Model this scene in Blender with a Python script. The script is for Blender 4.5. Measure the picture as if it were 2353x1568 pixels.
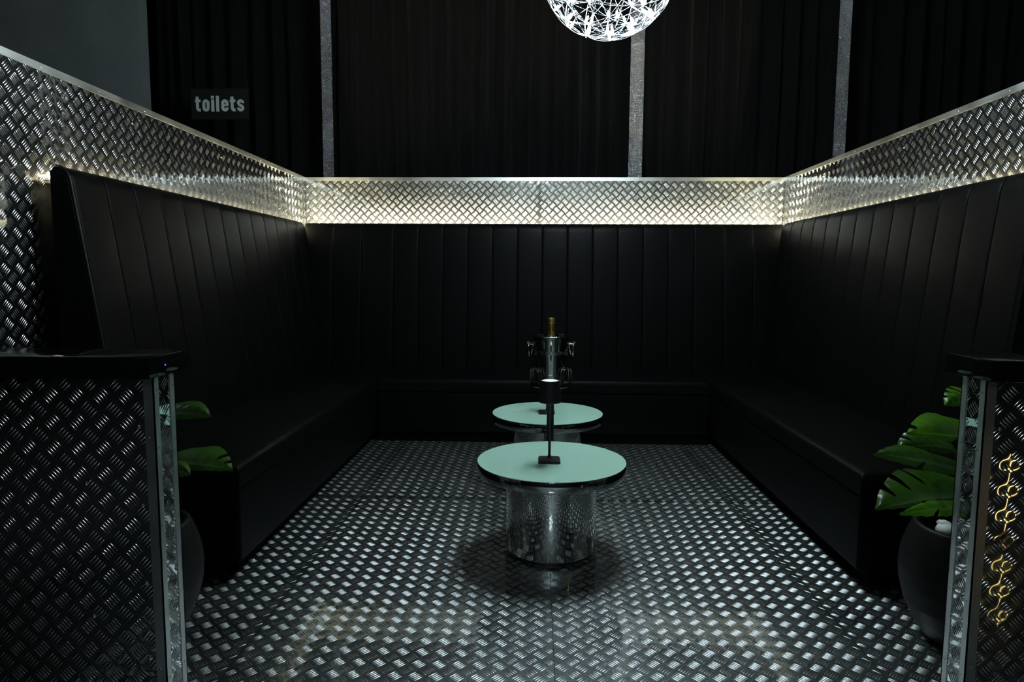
import bpy, bmesh, math, random
import numpy as np
from mathutils import Vector, Matrix

for o in list(bpy.data.objects):
    bpy.data.objects.remove(o, do_unlink=True)
scene = bpy.context.scene
COL = scene.collection
PI = math.pi

# ------------------------------------------------------------------ camera
CAM_F, CAM_PITCH, CAM_YAW, CAM_ROLL, CAM_H = 1520.14, 0.0972, 0.0355, 0.0055, 1.25
cd = bpy.data.cameras.new('camera')
cd.sensor_fit = 'HORIZONTAL'; cd.sensor_width = 36.0
cd.lens = 36.0 * CAM_F / 2353.0
cd.clip_start = 0.02; cd.clip_end = 60
cam = bpy.data.objects.new('camera', cd); COL.objects.link(cam)
_cy, _sy, _cp, _sp = math.cos(CAM_YAW), math.sin(CAM_YAW), math.cos(CAM_PITCH), math.sin(CAM_PITCH)
_fw = Vector((-_sy * _cp, _cy * _cp, -_sp)); _rt = Vector((_cy, _sy, 0)); _up = _rt.cross(_fw)
_c, _s = math.cos(CAM_ROLL), math.sin(CAM_ROLL)
_r2 = _c * _rt + _s * _up; _u2 = -_s * _rt + _c * _up
_m = Matrix((( _r2.x, _u2.x, -_fw.x, 0), (_r2.y, _u2.y, -_fw.y, 0), (_r2.z, _u2.z, -_fw.z, CAM_H), (0, 0, 0, 1)))
cam.matrix_world = _m
scene.camera = cam

# ------------------------------------------------------------------ world, exposure, light levels
w = bpy.data.worlds.new('world'); scene.world = w; w.use_nodes = True
w.node_tree.nodes['Background'].inputs[0].default_value = (0.55, 0.75, 0.8, 1)
w.node_tree.nodes['Background'].inputs[1].default_value = 0.0
vs = scene.view_settings
vs.view_transform = 'Standard'; vs.look = 'None'; vs.gamma = 1.0; vs.exposure = 0.0
vs.use_curve_mapping = False
E_PENDANT = 510.0     # LED lenses of the burst pendant (cool white)
E_COVE = 420.0         # warm strip behind the backrests
E_TUBE = 5.0         # warm tube whose reflection shows as the gold line in the partition plate
E_LAMP = 0.40          # table lamp discs
COOL = (0.80, 0.95, 1.0); WARM = (1.0, 0.865, 0.55); GOLD = (1.0, 0.66, 0.22)

# ------------------------------------------------------------------ materials
def mat(name, base=(.5, .5, .5), rough=.5, metal=0.0, spec=.5, emit=None, estr=0.0, coat=0.0):
    m = bpy.data.materials.new(name); m.use_nodes = True
    b = m.node_tree.nodes['Principled BSDF']
    b.inputs['Base Color'].default_value = (*base, 1)
    b.inputs['Roughness'].default_value = rough
    b.inputs['Metallic'].default_value = metal
    b.inputs['Specular IOR Level'].default_value = spec
    b.inputs['Coat Weight'].default_value = coat
    if emit:
        b.inputs['Emission Color'].default_value = (*emit, 1)
        b.inputs['Emission Strength'].default_value = estr
    return m
def nodes(m):
    nt = m.node_tree
    return nt, nt.nodes, nt.links, nt.nodes['Principled BSDF']
def add_noise(m, scale=5, detail=4, lo=None, hi=None, bump=0, bscale=None, bdist=.01, col=None, stretch=None):
    """object-space noise: roughness range lo..hi, optional bump, optional colour pair"""
    nt, N, L, b = nodes(m)
    tc = N.new('ShaderNodeTexCoord'); src = tc.outputs['Object']
    if stretch:
        mp = N.new('ShaderNodeMapping'); mp.inputs['Scale'].default_value = stretch
        L.new(src, mp.inputs['Vector']); src = mp.outputs['Vector']
    n = N.new('ShaderNodeTexNoise'); n.inputs['Scale'].default_value = scale; n.inputs['Detail'].default_value = detail
    L.new(src, n.inputs['Vector'])
    if lo is not None:
        r = N.new('ShaderNodeMapRange'); r.inputs['From Min'].default_value = .3; r.inputs['From Max'].default_value = .7
        r.inputs['To Min'].default_value = lo; r.inputs['To Max'].default_value = hi
        L.new(n.outputs['Fac'], r.inputs['Value']); L.new(r.outputs['Result'], b.inputs['Roughness'])
    if col:
        cr = N.new('ShaderNodeMix'); cr.data_type = 'RGBA'
        cr.inputs[6].default_value = (*col[0], 1); cr.inputs[7].default_value = (*col[1], 1)
        r2 = N.new('ShaderNodeMapRange'); r2.inputs['From Min'].default_value = .3; r2.inputs['From Max'].default_value = .7
        L.new(n.outputs['Fac'], r2.inputs['Value']); L.new(r2.outputs['Result'], cr.inputs[0])
        L.new(cr.outputs[2], b.inputs['Base Color'])
    if bump:
        n2 = n
        if bscale:
            n2 = N.new('ShaderNodeTexNoise'); n2.inputs['Scale'].default_value = bscale; n2.inputs['Detail'].default_value = 2
            L.new(src, n2.inputs['Vector'])
        bp = N.new('ShaderNodeBump'); bp.inputs['Strength'].default_value = bump; bp.inputs['Distance'].default_value = bdist
        L.new(n2.outputs['Fac'], bp.inputs['Height']); L.new(bp.outputs['Normal'], b.inputs['Normal'])
    return m

M = {}
def plate(name, base, sharp, rough, mix, pu, pv, axes, dent=.00022, wave=9.0):
    """polished aluminium sheet: a sharp and a scuffed reflection, dented in step with the tread pattern"""
    m = mat(name, base, sharp, 1); nt, N, L, b = nodes(m)
    tc = N.new('ShaderNodeTexCoord'); sx = N.new('ShaderNodeSeparateXYZ'); L.new(tc.outputs['Object'], sx.inputs[0])
    def sinus(ax, p):
        k = N.new('ShaderNodeMath'); k.operation = 'MULTIPLY'; k.inputs[1].default_value = 2 * PI / p; L.new(sx.outputs[ax], k.inputs[0])
        q = N.new('ShaderNodeMath'); q.operation = 'SINE'; L.new(k.outputs[0], q.inputs[0]); return q
    s1, s2 = sinus(axes[0], pu), sinus(axes[1], pv)
    ad = N.new('ShaderNodeMath'); ad.operation = 'MULTIPLY'; L.new(s1.outputs[0], ad.inputs[0]); L.new(s2.outputs[0], ad.inputs[1])
    n = N.new('ShaderNodeTexNoise'); n.inputs['Scale'].default_value = 9; n.inputs['Detail'].default_value = 3; L.new(tc.outputs['Object'], n.inputs['Vector'])
    mm = N.new('ShaderNodeMath'); mm.operation = 'MULTIPLY_ADD'; mm.inputs[1].default_value = wave; L.new(n.outputs['Fac'], mm.inputs[0]); L.new(ad.outputs[0], mm.inputs[2])
    bp = N.new('ShaderNodeBump'); bp.inputs['Strength'].default_value = 1.0; bp.inputs['Distance'].default_value = dent
    L.new(mm.outputs[0], bp.inputs['Height']); L.new(bp.outputs['Normal'], b.inputs['Normal'])
    b2 = N.new('ShaderNodeBsdfPrincipled'); b2.inputs['Base Color'].default_value = (*base, 1); b2.inputs['Metallic'].default_value = 1; b2.inputs['Roughness'].default_value = rough
    n2 = N.new('ShaderNodeTexNoise'); n2.inputs['Scale'].default_value = 3.5; n2.inputs['Detail'].default_value = 6; L.new(tc.outputs['Object'], n2.inputs['Vector'])
    r = N.new('ShaderNodeMapRange'); r.inputs['From Min'].default_value = .3; r.inputs['From Max'].default_value = .7
    r.inputs['To Min'].default_value = mix * .6; r.inputs['To Max'].default_value = min(1, mix * 1.4); L.new(n2.outputs['Fac'], r.inputs['Value'])
    ms = N.new('ShaderNodeMixShader'); L.new(r.outputs['Result'], ms.inputs[0]); L.new(b.outputs[0], ms.inputs[1]); L.new(b2.outputs[0], ms.inputs[2])
    L.new(ms.outputs[0], N['Material Output'].inputs['Surface'])
    return m
M['plate_wall'] = plate('tread_aluminium_side_wall', (.60, .62, .62), .06, .5, .025, .0722, .0699, (1, 2), .0002, 3.0)
M['plate_back'] = plate('tread_aluminium_back_wall', (.60, .62, .62), .06, .5, .09, .0722, .0699, (0, 2), .0002, 3.0)
M['plate_floor'] = plate('tread_aluminium_floor', (.54, .60, .60), .07, .42, .22, .0655, .0675, (0, 1), .0001, 3.0)
M['plate_counter'] = plate('tread_aluminium_counter', (.60, .62, .62), .03, .4, .04, .0699, .0722, (0, 2), .0002, 0.5)
M['bars_wall'] = mat('tread_bars_back', (.66, .68, .70), .28, 1)
M['bars_side'] = mat('tread_bars_side', (.66, .68, .70), .21, 1)
M['bars_counter'] = mat('tread_bars_counter', (.66, .68, .70), .14, 1)
M['bars_floor'] = mat('tread_bars_floor', (.52, .56, .56), .36, 1)
M['alu'] = add_noise(mat('brushed_aluminium', (.62, .65, .64), .33, 1), 6, 3, .28, .40, stretch=(1, 1, 1))
M['core'] = mat('black_board', (.01, .01, .01), .8)
M['vinyl'] = add_noise(mat('black_vinyl', (.0028, .0032, .0034), .42, 0, .06), 180, 2, .38, .46, bump=.08, bscale=420, bdist=.0006)
M['piping'] = mat('black_piping', (.006, .006, .006), .45)
M['plinth'] = mat('black_plinth', (.0015, .0015, .0015), .8, 0, .04)
M['gloss_black'] = add_noise(mat('black_gloss_stone', (.004, .0045, .005), .06, 0, .22), 30, 2, .05, .1)
M['chrome'] = mat('mirror_steel', (.72, .73, .72), .035, 1)
M['chrome_dark'] = mat('polished_steel', (.62, .63, .63), .07, 1)
M['rim_steel'] = mat('mirror_rim', (.55, .56, .55), .04, 1)
M['mint'] = mat('mint_glass', (.58, .95, .79), .16, 0, .5, coat=.4)
M['mint_edge'] = mat('mint_glass_edge', (.62, .92, .82), .12, 0, .5)
M['matt_black'] = mat('matt_black_metal', (.006, .0065, .007), .45)
M['satin_black'] = mat('satin_black_metal', (.008, .008, .008), .25)
M['lamp_disc'] = mat('lamp_diffuser', (.9, .92, .9), .4, emit=(.95, 1, .97), estr=E_LAMP)
M['cove'] = mat('cove_led', (.9, .85, .7), .5, emit=WARM, estr=E_COVE)
M['tube'] = mat('warm_led_tube', (.9, .8, .5), .5, emit=GOLD, estr=E_TUBE)
M['led'] = mat('pendant_led', (.9, .95, 1), .3, emit=COOL, estr=E_PENDANT)
M['blue_glint'] = mat('blue_reflection_glow', (.1, .1, .8), .4, emit=(.09, .06, 1.0), estr=2.5)  # emission imitates a small blue reflection, no real LED
M['wire'] = mat('pendant_wire', (.20, .21, .22), .2, 1)
M['curtain'] = add_noise(mat('black_velvet', (.006, .0062, .0062), .85, 0, .15), 60, 3, bump=.1, bscale=300, bdist=.001, col=((.0042, .0050, .0053), (.0058, .0066, .0069)), stretch=(1, 1, .05))
M['curtain'].node_tree.nodes['Principled BSDF'].inputs['Sheen Weight'].default_value = .04
M['plaster'] = add_noise(mat('grey_plaster', (.12, .14, .145), .8), 1.6, 6, bump=.15, bscale=9, bdist=.01, col=((.20, .235, .24), (.30, .325, .32)))
M['dark_wall'] = mat('dark_wall', (.012, .013, .014), .8)
M['ceiling'] = mat('black_ceiling', (.006, .006, .006), .9)
M['sign'] = mat('sign_board', (.012, .013, .012), .55)
M['sign_text'] = mat('sign_letters', (.78, .86, .84), .6)
M['gold'] = add_noise(mat('gold_foil', (.80, .60, .13), .3, 1), 160, 2, .24, .4, bump=.25, bscale=220, bdist=.001)
M['ink'] = mat('black_ink', (.01, .01, .008), .5)
M['bottle'] = mat('bottle_glass', (.01, .03, .012), .06)
M['pot'] = mat('black_pot', (.0035, .0038, .0038), .55, 0, .2)
M['pebble'] = add_noise(mat('white_pebble', (.66, .72, .68), .5), 20, 3, col=((.58, .64, .6), (.75, .8, .76)))
M['soil'] = add_noise(mat('soil', (.012, .009, .006), .95), 60, 4, bump=.6, bscale=80)
M['stem'] = mat('green_stem', (.06, .16, .02), .5)
M['brass_light'] = mat('screw_steel', (.75, .74, .7), .25, 1)

def leaf_material(name, c1, c2):
    m = mat(name, c1, .32, 0, .5)
    nt, N, L, b = nodes(m)
    at = N.new('ShaderNodeAttribute'); at.attribute_name = 'vein'
    mx = N.new('ShaderNodeMix'); mx.data_type = 'RGBA'
    mx.inputs[6].default_value = (*c1, 1); mx.inputs[7].default_value = (*c2, 1)
    L.new(at.outputs['Fac'], mx.inputs[0]); L.new(mx.outputs[2], b.inputs['Base Color'])
    tr = N.new('ShaderNodeBsdfTranslucent'); L.new(mx.outputs[2], tr.inputs['Color'])
    ms = N.new('ShaderNodeMixShader'); ms.inputs[0].default_value = .3
    out = N['Material Output']
    L.new(b.outputs[0], ms.inputs[1]); L.new(tr.outputs[0], ms.inputs[2]); L.new(ms.outputs[0], out.inputs['Surface'])
    return m
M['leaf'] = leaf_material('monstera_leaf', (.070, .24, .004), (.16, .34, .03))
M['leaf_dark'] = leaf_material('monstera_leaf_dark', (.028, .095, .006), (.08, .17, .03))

def crystal_material():
    m = mat('rhinestone', (.6, .6, .66), .2, .92)
    nt, N, L, b = nodes(m)
    geo = N.new('ShaderNodeNewGeometry')
    wn = N.new('ShaderNodeTexWhiteNoise'); wn.noise_dimensions = '1D'
    L.new(geo.outputs['Random Per Island'], wn.inputs['W'])
    hs = N.new('ShaderNodeHueSaturation'); hs.inputs['Saturation'].default_value = .75; hs.inputs['Value'].default_value = .95
    L.new(wn.outputs['Color'], hs.inputs['Color'])
    mx = N.new('ShaderNodeMix'); mx.data_type = 'RGBA'; mx.inputs[0].default_value = .55
    mx.inputs[6].default_value = (.62, .63, .72, 1); L.new(hs.outputs[0], mx.inputs[7])
    L.new(mx.outputs[2], b.inputs['Base Color'])
    return m
M['crystal'] = crystal_material()
def ribbed(m):
    nt, N, L, b = nodes(m)
    return m

# ------------------------------------------------------------------ mesh helpers
def link(o, parent=None, loc=None):
    COL.objects.link(o)
    if parent is not None:
        o.parent = parent
        p = parent; t = Vector((0, 0, 0))
        while p is not None:
            t += p.location; p = p.parent
        o.matrix_parent_inverse = Matrix.Identity(4)
        o.location = -t if loc is None else loc - t
    elif loc is not None:
        o.location = loc
    return o
def mesh_np(name, V, F, smooth=False):
    me = bpy.data.meshes.new(name)
    V = np.asarray(V, np.float32)
    if isinstance(F, tuple) and isinstance(F[0], np.ndarray):   # (loops, starts, totals)
        lo, st, to = F
        me.vertices.add(len(V)); me.vertices.foreach_set('co', V.ravel())
        me.loops.add(len(lo)); me.loops.foreach_set('vertex_index', lo.astype(np.int32))
        me.polygons.add(len(st)); me.polygons.foreach_set('loop_start', st.astype(np.int32)); me.polygons.foreach_set('loop_total', to.astype(np.int32))
        me.update(calc_edges=True)
    else:
        me.from_pydata([tuple(map(float, v)) for v in V], [], F)
        me.update()
    me.validate()
    if smooth:
        me.polygons.foreach_set('use_smooth', np.ones(len(me.polygons), bool))
    return me
def add(name, me, m, parent=None, loc=None):
    o = bpy.data.objects.new(name, me)
    if m is not None and len(me.materials) == 0: me.materials.append(m)
    return link(o, parent, loc)
def empty(name, loc):
    o = bpy.data.objects.new(name, None); COL.objects.link(o); o.location = loc; o.empty_display_size = .1
    return o
def tag(o, label, cat, group=None):
    o['label'] = label; o['category'] = cat
    if group: o['group'] = group
    return o
def structure(o): o['kind'] = 'structure'; return o
def stuff(o): o['kind'] = 'stuff'; return o
def bm_mesh(bm, name, smooth=False, angle=None):
    me = bpy.data.meshes.new(name); bmesh.ops.recalc_face_normals(bm, faces=bm.faces); bm.to_mesh(me); bm.free()
    if smooth:
        for p in me.polygons: p.use_smooth = True
        if angle is not None:
            try: me.set_sharp_from_angle(angle=angle)
            except Exception: pass
    return me
def box_bm(bm, x0, x1, y0, y1, z0, z1):
    vs_ = [bm.verts.new(p) for p in ((x0, y0, z0), (x1, y0, z0), (x1, y1, z0), (x0, y1, z0), (x0, y0, z1), (x1, y0, z1), (x1, y1, z1), (x0, y1, z1))]
    for f in ((0, 3, 2, 1), (4, 5, 6, 7), (0, 1, 5, 4), (1, 2, 6, 5), (2, 3, 7, 6), (3, 0, 4, 7)):
        bm.faces.new([vs_[i] for i in f])
    return vs_
def box(name, x0, x1, y0, y1, z0, z1, m, parent=None, bev=0, seg=2):
    bm = bmesh.new(); box_bm(bm, x0, x1, y0, y1, z0, z1)
    if bev:
        bmesh.ops.bevel(bm, geom=list(bm.edges), offset=bev, segments=seg, affect='EDGES', profile=.5)
    me = bm_mesh(bm, name, smooth=bool(bev), angle=math.radians(35))
    return add(name, me, m, parent)
def lathe_mesh(name, prof, n=64, center=(0, 0, 0), sharp=None):
    """prof: (r,z) list; closed surface of revolution about Z"""
    bm = bmesh.new(); rings = []
    for r, z in prof:
        if r < 1e-6: rings.append([bm.verts.new((center[0], center[1], center[2] + z))])
        else: rings.append([bm.verts.new((center[0] + r * math.cos(2 * PI * i / n), center[1] + r * math.sin(2 * PI * i / n), center[2] + z)) for i in range(n)])
    for a, b in zip(rings, rings[1:]):
        for i in range(n):
            j = (i + 1) % n
            if len(a) == 1 and len(b) > 1: bm.faces.new((a[0], b[i], b[j]))
            elif len(b) == 1 and len(a) > 1: bm.faces.new((a[i], a[j], b[0]))
            elif len(a) > 1: bm.faces.new((a[i], a[j], b[j], b[i]))
    return bm_mesh(bm, name, True, sharp if sharp is not None else math.radians(38))
def lathe(name, prof, m, parent=None, center=(0, 0, 0), n=64, sharp=None):
    return add(name, lathe_mesh(name, prof, n, center, sharp), m, parent)
def tube_bm(bm, pts, r, n=8, closed=False, cap=True):
    pts = [Vector(p) for p in pts]; rings = []; N_ = len(pts); prev = None
    for i, p in enumerate(pts):
        if closed: d = (pts[(i + 1) % N_] - pts[i - 1]).normalized()
        else: d = (pts[min(i + 1, N_ - 1)] - pts[max(i - 1, 0)]).normalized()
        if prev is None: a = d.orthogonal().normalized()
        else: a = (prev - d * prev.dot(d)).normalized()
        prev = a; b = d.cross(a)
        rr = r[i] if isinstance(r, (list, tuple)) else r
        rings.append([bm.verts.new(p + (a * math.cos(2 * PI * k / n) + b * math.sin(2 * PI * k / n)) * rr) for k in range(n)])
    R = range(N_ if closed else N_ - 1)
    for i in R:
        A, B = rings[i], rings[(i + 1) % N_]
        for k in range(n): bm.faces.new((A[k], A[(k + 1) % n], B[(k + 1) % n], B[k]))
    if cap and not closed: bm.faces.new(rings[0][::-1]); bm.faces.new(rings[-1])
def tube(name, pts, r, m, parent=None, n=8, closed=False):
    bm = bmesh.new(); tube_bm(bm, pts, r, n, closed)
    return add(name, bm_mesh(bm, name, True, math.radians(60)), m, parent)
def arc(c, u, v, r, a0, a1, n):
    c, u, v = Vector(c), Vector(u), Vector(v)
    return [c + (u * math.cos(a0 + (a1 - a0) * i / n) + v * math.sin(a0 + (a1 - a0) * i / n)) * r for i in range(n + 1)]

# ------------------------------------------------------------------ tread plate: sheet + raised bars
def bars_mesh(name, org, ux, uy, nn, W, H, pu, pv, off=(0, 0), keep=None, hgt=.0026):
    """five-bar tread pattern as raised lens-shaped bars; (u,v) in the sheet, org = its corner"""
    org, ux, uy, nn = [np.array(a, float) for a in (org, ux, uy, nn)]
    p = .5 * (pu + pv); L = .53 * p; wd = .080 * p; sp = .127 * p
    st = [-.58, 0, .58]
    T = [(-1, 0, 0)]
    for t in st:
        hw = math.sqrt(1 - t * t) ** .9
        for q, h in ((-1, 0.0), (0, 1.0), (1, 0.0)): T.append((t, q * hw, h * (1 - t * t) ** .6))
    T.append((1, 0, 0)); T = np.array(T)
    T = np.stack([T[:, 0] * L / 2, T[:, 1] * wd / 2, T[:, 2] * hgt], 1)
    faces = [(0, 2, 1), (0, 3, 2)]
    for k in (0, 1):
        a = 1 + 3 * k
        faces += [(a, a + 1, a + 4, a + 3), (a + 1, a + 2, a + 5, a + 4)]
    faces += [(7, 8, 10), (8, 9, 10)]
    C = []
    nu, nv = int(W / pu) + 3, int(H / pv) + 3
    for par in (0, 1):
        i, j = np.meshgrid(np.arange(-1, nu), np.arange(-1, nv))
        u = (i.ravel() + .5 * par) * pu + off[0]; v = (j.ravel() + .5 * par) * pv + off[1]
        for k in range(5):
            ang = PI / 4 if par == 0 else -PI / 4
            dx, dy = -math.sin(ang) * (k - 2) * sp, math.cos(ang) * (k - 2) * sp
            C.append(np.stack([u + dx, v + dy, np.full_like(u, ang)], 1))
    C = np.concatenate(C)
    e = L * .30
    ok = (C[:, 0] > e) & (C[:, 0] < W - e) & (C[:, 1] > e) & (C[:, 1] < H - e)
    C = C[ok]
    if keep is not None:
        P = org + C[:, :1] * ux + C[:, 1:2] * uy
        C = C[keep(P)]
    if not len(C): return None
    ca, sa = np.cos(C[:, 2])[:, None], np.sin(C[:, 2])[:, None]
    lu = np.clip(C[:, :1] + T[None, :, 0] * ca - T[None, :, 1] * sa, .001, W - .001)
    lv = np.clip(C[:, 1:2] + T[None, :, 0] * sa + T[None, :, 1] * ca, .001, H - .001)
    lh = np.broadcast_to(T[None, :, 2], lu.shape) - .00015
    V = org + lu[..., None] * ux + lv[..., None] * uy + lh[..., None] * nn
    nb = len(C); V = V.reshape(-1, 3)
    tot = np.array([len(f) for f in faces]); loops = np.array([x for f in faces for x in f])
    if np.dot(np.cross(ux, uy), nn) < 0:
        loops = np.array([x for f in faces for x in f[::-1]])
    base = (np.arange(nb) * 11)[:, None]
    lo = (loops[None] + base).ravel(); to = np.tile(tot, nb); stt = np.concatenate([[0], np.cumsum(to)[:-1]])
    return mesh_np(name, V, (lo, stt, to), True)
SCREW = None
def screw(parent, p, nrm, r=.006, flat=.45):
    global SCREW
    if SCREW is None:
        SCREW = lathe_mesh('screw', [(0, 1 * flat), (.55, .9 * flat), (.9, .45 * flat), (1, -.25)], 10)
        SCREW.materials.append(M['brass_light'])
    o = bpy.data.objects.new('screw', SCREW); link(o, parent, Vector(p))
    o.rotation_mode = 'QUATERNION'; o.rotation_quaternion = Vector(nrm).to_track_quat('Z', 'Y'); o.scale = (r, r, r)
    return o
def sheet(parent, org, ux, uy, nn, W, H, m, mb, pu, pv, off=(0, 0), keep=None, thick=.002, screws=(), hgt=.0026):
    """one sheet of tread plate with its bars; the visible face lies at org, body goes back by thick"""
    o_, a, b, n = Vector(org), Vector(ux), Vector(uy), Vector(nn)
    g = .0008
    bm = bmesh.new(); P = []
    for d in (0, -thick):
        for u, v in ((g, g), (W - g, g), (W - g, H - g), (g, H - g)): P.append(bm.verts.new(o_ + a * u + b * v + n * d))
    for f in ((0, 1, 2, 3), (7, 6, 5, 4), (0, 4, 5, 1), (1, 5, 6, 2), (2, 6, 7, 3), (3, 7, 4, 0)): bm.faces.new([P[i] for i in f])
    s = add('tread_plate', bm_mesh(bm, 'tread_plate'), m, parent)
    me = bars_mesh('raised_bars', org, ux, uy, nn, W, H, pu, pv, off, keep, hgt)
    if me: stuff(add('raised_bars', me, mb, s))
    for u, v in screws: screw(s, o_ + a * u + b * v + n * .001, n)
    return s

# ================================================================== STRUCTURE
XL, XR, YB, ZT = -2.025, 2.112, 5.83, 2.102
YF_L, YF_R = 1.72, 1.83
random.seed(4)

# floor
fl = structure(box('floor', -6, 6.5, -4.5, 8.2, -.06, -.003, M['core']))
xs = [-2.02, -.97, .07, 1.11, 2.11]; ys = [-1.4, 1.12, 3.63, 5.82]
for i in range(4):
    for j in range(3):
        kp = lambda P: (P[:, 0] > -1.42) & (P[:, 0] < 1.52) & (P[:, 1] > .1) & (P[:, 1] < 4.96)
        sheet(fl, (xs[i], ys[j], 0), (1, 0, 0), (0, 1, 0), (0, 0, 1), xs[i + 1] - xs[i], ys[j + 1] - ys[j],
              M['plate_floor'], M['bars_floor'], .0655, .0675, (.013 * i, .02 * j), kp, hgt=.0023)

# booth walls
wl = structure(box('wall_left', XL - .1, XL - .0025, YF_L + .1, YB + .1, 0, ZT - .002, M['core']))
wb = structure(box('wall_back', XL - .0025, XR + .0025, YB + .0025, YB + .1, 0, ZT - .002, M['core']))
wr = structure(box('wall_right', XR + .0025, XR + .1, YF_R + .1, YB + .1, 0, ZT - .002, M['core']))
PU, PV = .0722, .0699
def scr_row(W, z, step=.38, s=.1):
    return [(s + step * k, z) for k in range(int((W - s) / step) + 1)]
# left wall sheets (u runs from front to back)
segs = [(YF_L + .1, 2.80), (2.80, 5.29), (5.29, YB)]
for i, (a, b) in enumerate(segs):
    kp = (lambda P: (P[:, 2] > 1.45) | (P[:, 1] < 2.75))
    H = ZT - .003
    sheet(wl, (XL, a, 0), (0, 1, 0), (0, 0, 1), (1, 0, 0), b - a, H, M['plate_wall'], M['bars_side'], PU, PV, (.02 * i, .01), kp,
          screws=[(u, v) for u, v in scr_row(b - a, ZT - .10, .47, .06) + scr_row(b - a, ZT - .33, .47, .06)])
for i, (a, b) in enumerate([(XL, .02), (.02, XR)]):
    kp = (lambda P: P[:, 2] > 1.45)
    sheet(wb, (a, YB, 0), (1, 0, 0), (0, 0, 1), (0, -1, 0), b - a, ZT - .003, M['plate_back'], M['bars_wall'], PU, PV, (.01, .01), kp,
          screws=scr_row(b - a, ZT - .06, .49, .05) + scr_row(b - a, ZT - .27, .49, .05))
segs = [(YF_R + .1, 2.37), (2.37, 4.86), (4.86, YB)]
for i, (a, b) in enumerate(segs):
    kp = (lambda P: (P[:, 2] > 1.45) | (P[:, 1] < 2.75))
    sheet(wr, (XR, a, 0), (0, 1, 0), (0, 0, 1), (-1, 0, 0), b - a, ZT - .003, M['plate_wall'], M['bars_side'], PU, PV, (.03 * i, .01), kp,
          screws=scr_row(b - a, ZT - .10, .47, .2) + scr_row(b - a, ZT - .31, .47, .2))
# aluminium angle caps
def cap(name, pts_face, pts_top):
    bm = bmesh.new()
    for a in (pts_face, pts_top): box_bm(bm, *a)
    return structure(add(name, bm_mesh(bm, name), M['alu']))
c1 = cap('trim_1', (XL - .0005, XL + .003, YF_L + .09, YB - .003, ZT - .027, ZT), (XL - .1, XL + .003, YF_L + .09, YB - .003, ZT, ZT + .003))
c2 = cap('trim_2', (XL + .003, XR - .003, YB - .003, YB + .0005, ZT - .027, ZT), (XL - .1, XR + .1, YB - .003, YB + .1, ZT, ZT + .003))
c3 = cap('trim_3', (XR - .003, XR + .0005, YF_R + .09, YB - .003, ZT - .027, ZT), (XR - .003, XR + .1, YF_R + .09, YB - .003, ZT, ZT + .003))
for k in range(11): screw(c1, (XL + .003, 2.0 + .36 * k, ZT - .013), (1, 0, 0), .0035)
for k in range(11): screw(c2, (XL + .17 + .385 * k, YB - .003, ZT - .013), (0, -1, 0), .0035)
for k in range(11): screw(c3, (XR - .003, 2.05 + .36 * k, ZT - .013), (-1, 0, 0), .0035)

# outer room
structure(box('wall_outer_left', -9, -4.075, 6.9, 7.05, 0, 4.8, M['plaster']))
structure(box('wall_outer_back', -4.4, 8, 7.75, 7.9, 0, 4.8, M['dark_wall']))
structure(box('wall_outer_right', 6.4, 6.55, -4.5, 7.75, 0, 4.8, M['dark_wall']))
structure(box('wall_front', -6, 6.5, -4.6, -4.5, 0, 4.8, M['dark_wall']))
structure(box('ceiling', -9, 8, -4.6, 7.9, 4.8, 4.9, M['ceiling']))

# ================================================================== PARTITION COUNTERS
def partition(side, xe, yf, xw, label):
    """low wall closing the booth front: xe = free end, xw = side wall, yf = front face"""
    s = 1 if side == 'l' else -1            # +1: the free end faces +X
    th = .10; zt = .975
    t = empty('partition_counter', ((xe + xw) / 2, yf + th / 2, 0))
    tag(t, label, 'counter')
    x0, x1 = min(xe, xw), max(xe, xw)
    box('body', x0 + .003, x1 - .003, yf + .003, yf + th - .003, 0, zt, M['core'], t)
    PUc, PVc = .0699, .0722
    # front, back and end sheets
    W = x1 - x0
    sheet(t, (x0, yf, 0), (1, 0, 0), (0, 0, 1), (0, -1, 0), W, zt, M['plate_counter'], M['bars_counter'], PUc, PVc, (.0, .02) if s > 0 else (.03, .035),
          screws=[(W - .045 if s > 0 else .045, z) for z in (.18, .40, .62, .84)] + [(W - .20 if s > 0 else .20, z) for z in (.30, .68)])
    sheet(t, (x0, yf + th, 0), (1, 0, 0), (0, 0, 1), (0, 1, 0), W, zt, M['plate_counter'], M['bars_counter'], PUc, PVc)
    sheet(t, (xe, yf, 0), (0, 1, 0), (0, 0, 1), (s, 0, 0), th, zt, M['plate_counter'], M['bars_counter'], PUc, PVc, (.05, .02))
    # corner angles
    for k, (ya, yb, yo) in enumerate(((yf, yf + .022, -1), (yf + th - .022, yf + th, 1))):
        bm = bmesh.new()
        xa, xb = (xe - .001, xe + .0025) if s > 0 else (xe - .0025, xe + .001)
        box_bm(bm, xa, xb, ya - .0025 if yo < 0 else ya, yb if yo < 0 else yb + .0025, 0, zt)
        xa, xb = (xe - .026, xe + .0025) if s > 0 else (xe - .0025, xe + .026)
        yy = (yf - .0025, yf + .001) if yo < 0 else (yf + th - .001, yf + th + .0025)
        box_bm(bm, xa, xb, yy[0], yy[1], 0, zt)
        tr = add('corner_trim', bm_mesh(bm, 'corner_trim'), M['alu'], t)
        for z in (.12, .34, .56, .78, .94):
            screw(tr, (xe + s * .0025, (ya + yb) / 2, z), (s, 0, 0), .003)
            if yo < 0: screw(tr, (xe - s * .016, yf - .0025, z + .03), (0, -1, 0), .003)
    # top slab
    xa, xb = (x0, xe + .012) if s > 0 else (xe - .012, x1)
    top = box('countertop', xa, xb, yf - .035, yf + th + .07, zt, zt + .058, M['gloss_black'], t, bev=.003, seg=2)
    return t, top
pl_, topl = partition('l', -1.025, YF_L, XL - .09, 'low tread-plate partition with glossy black top on the toilets sign side')
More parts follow.
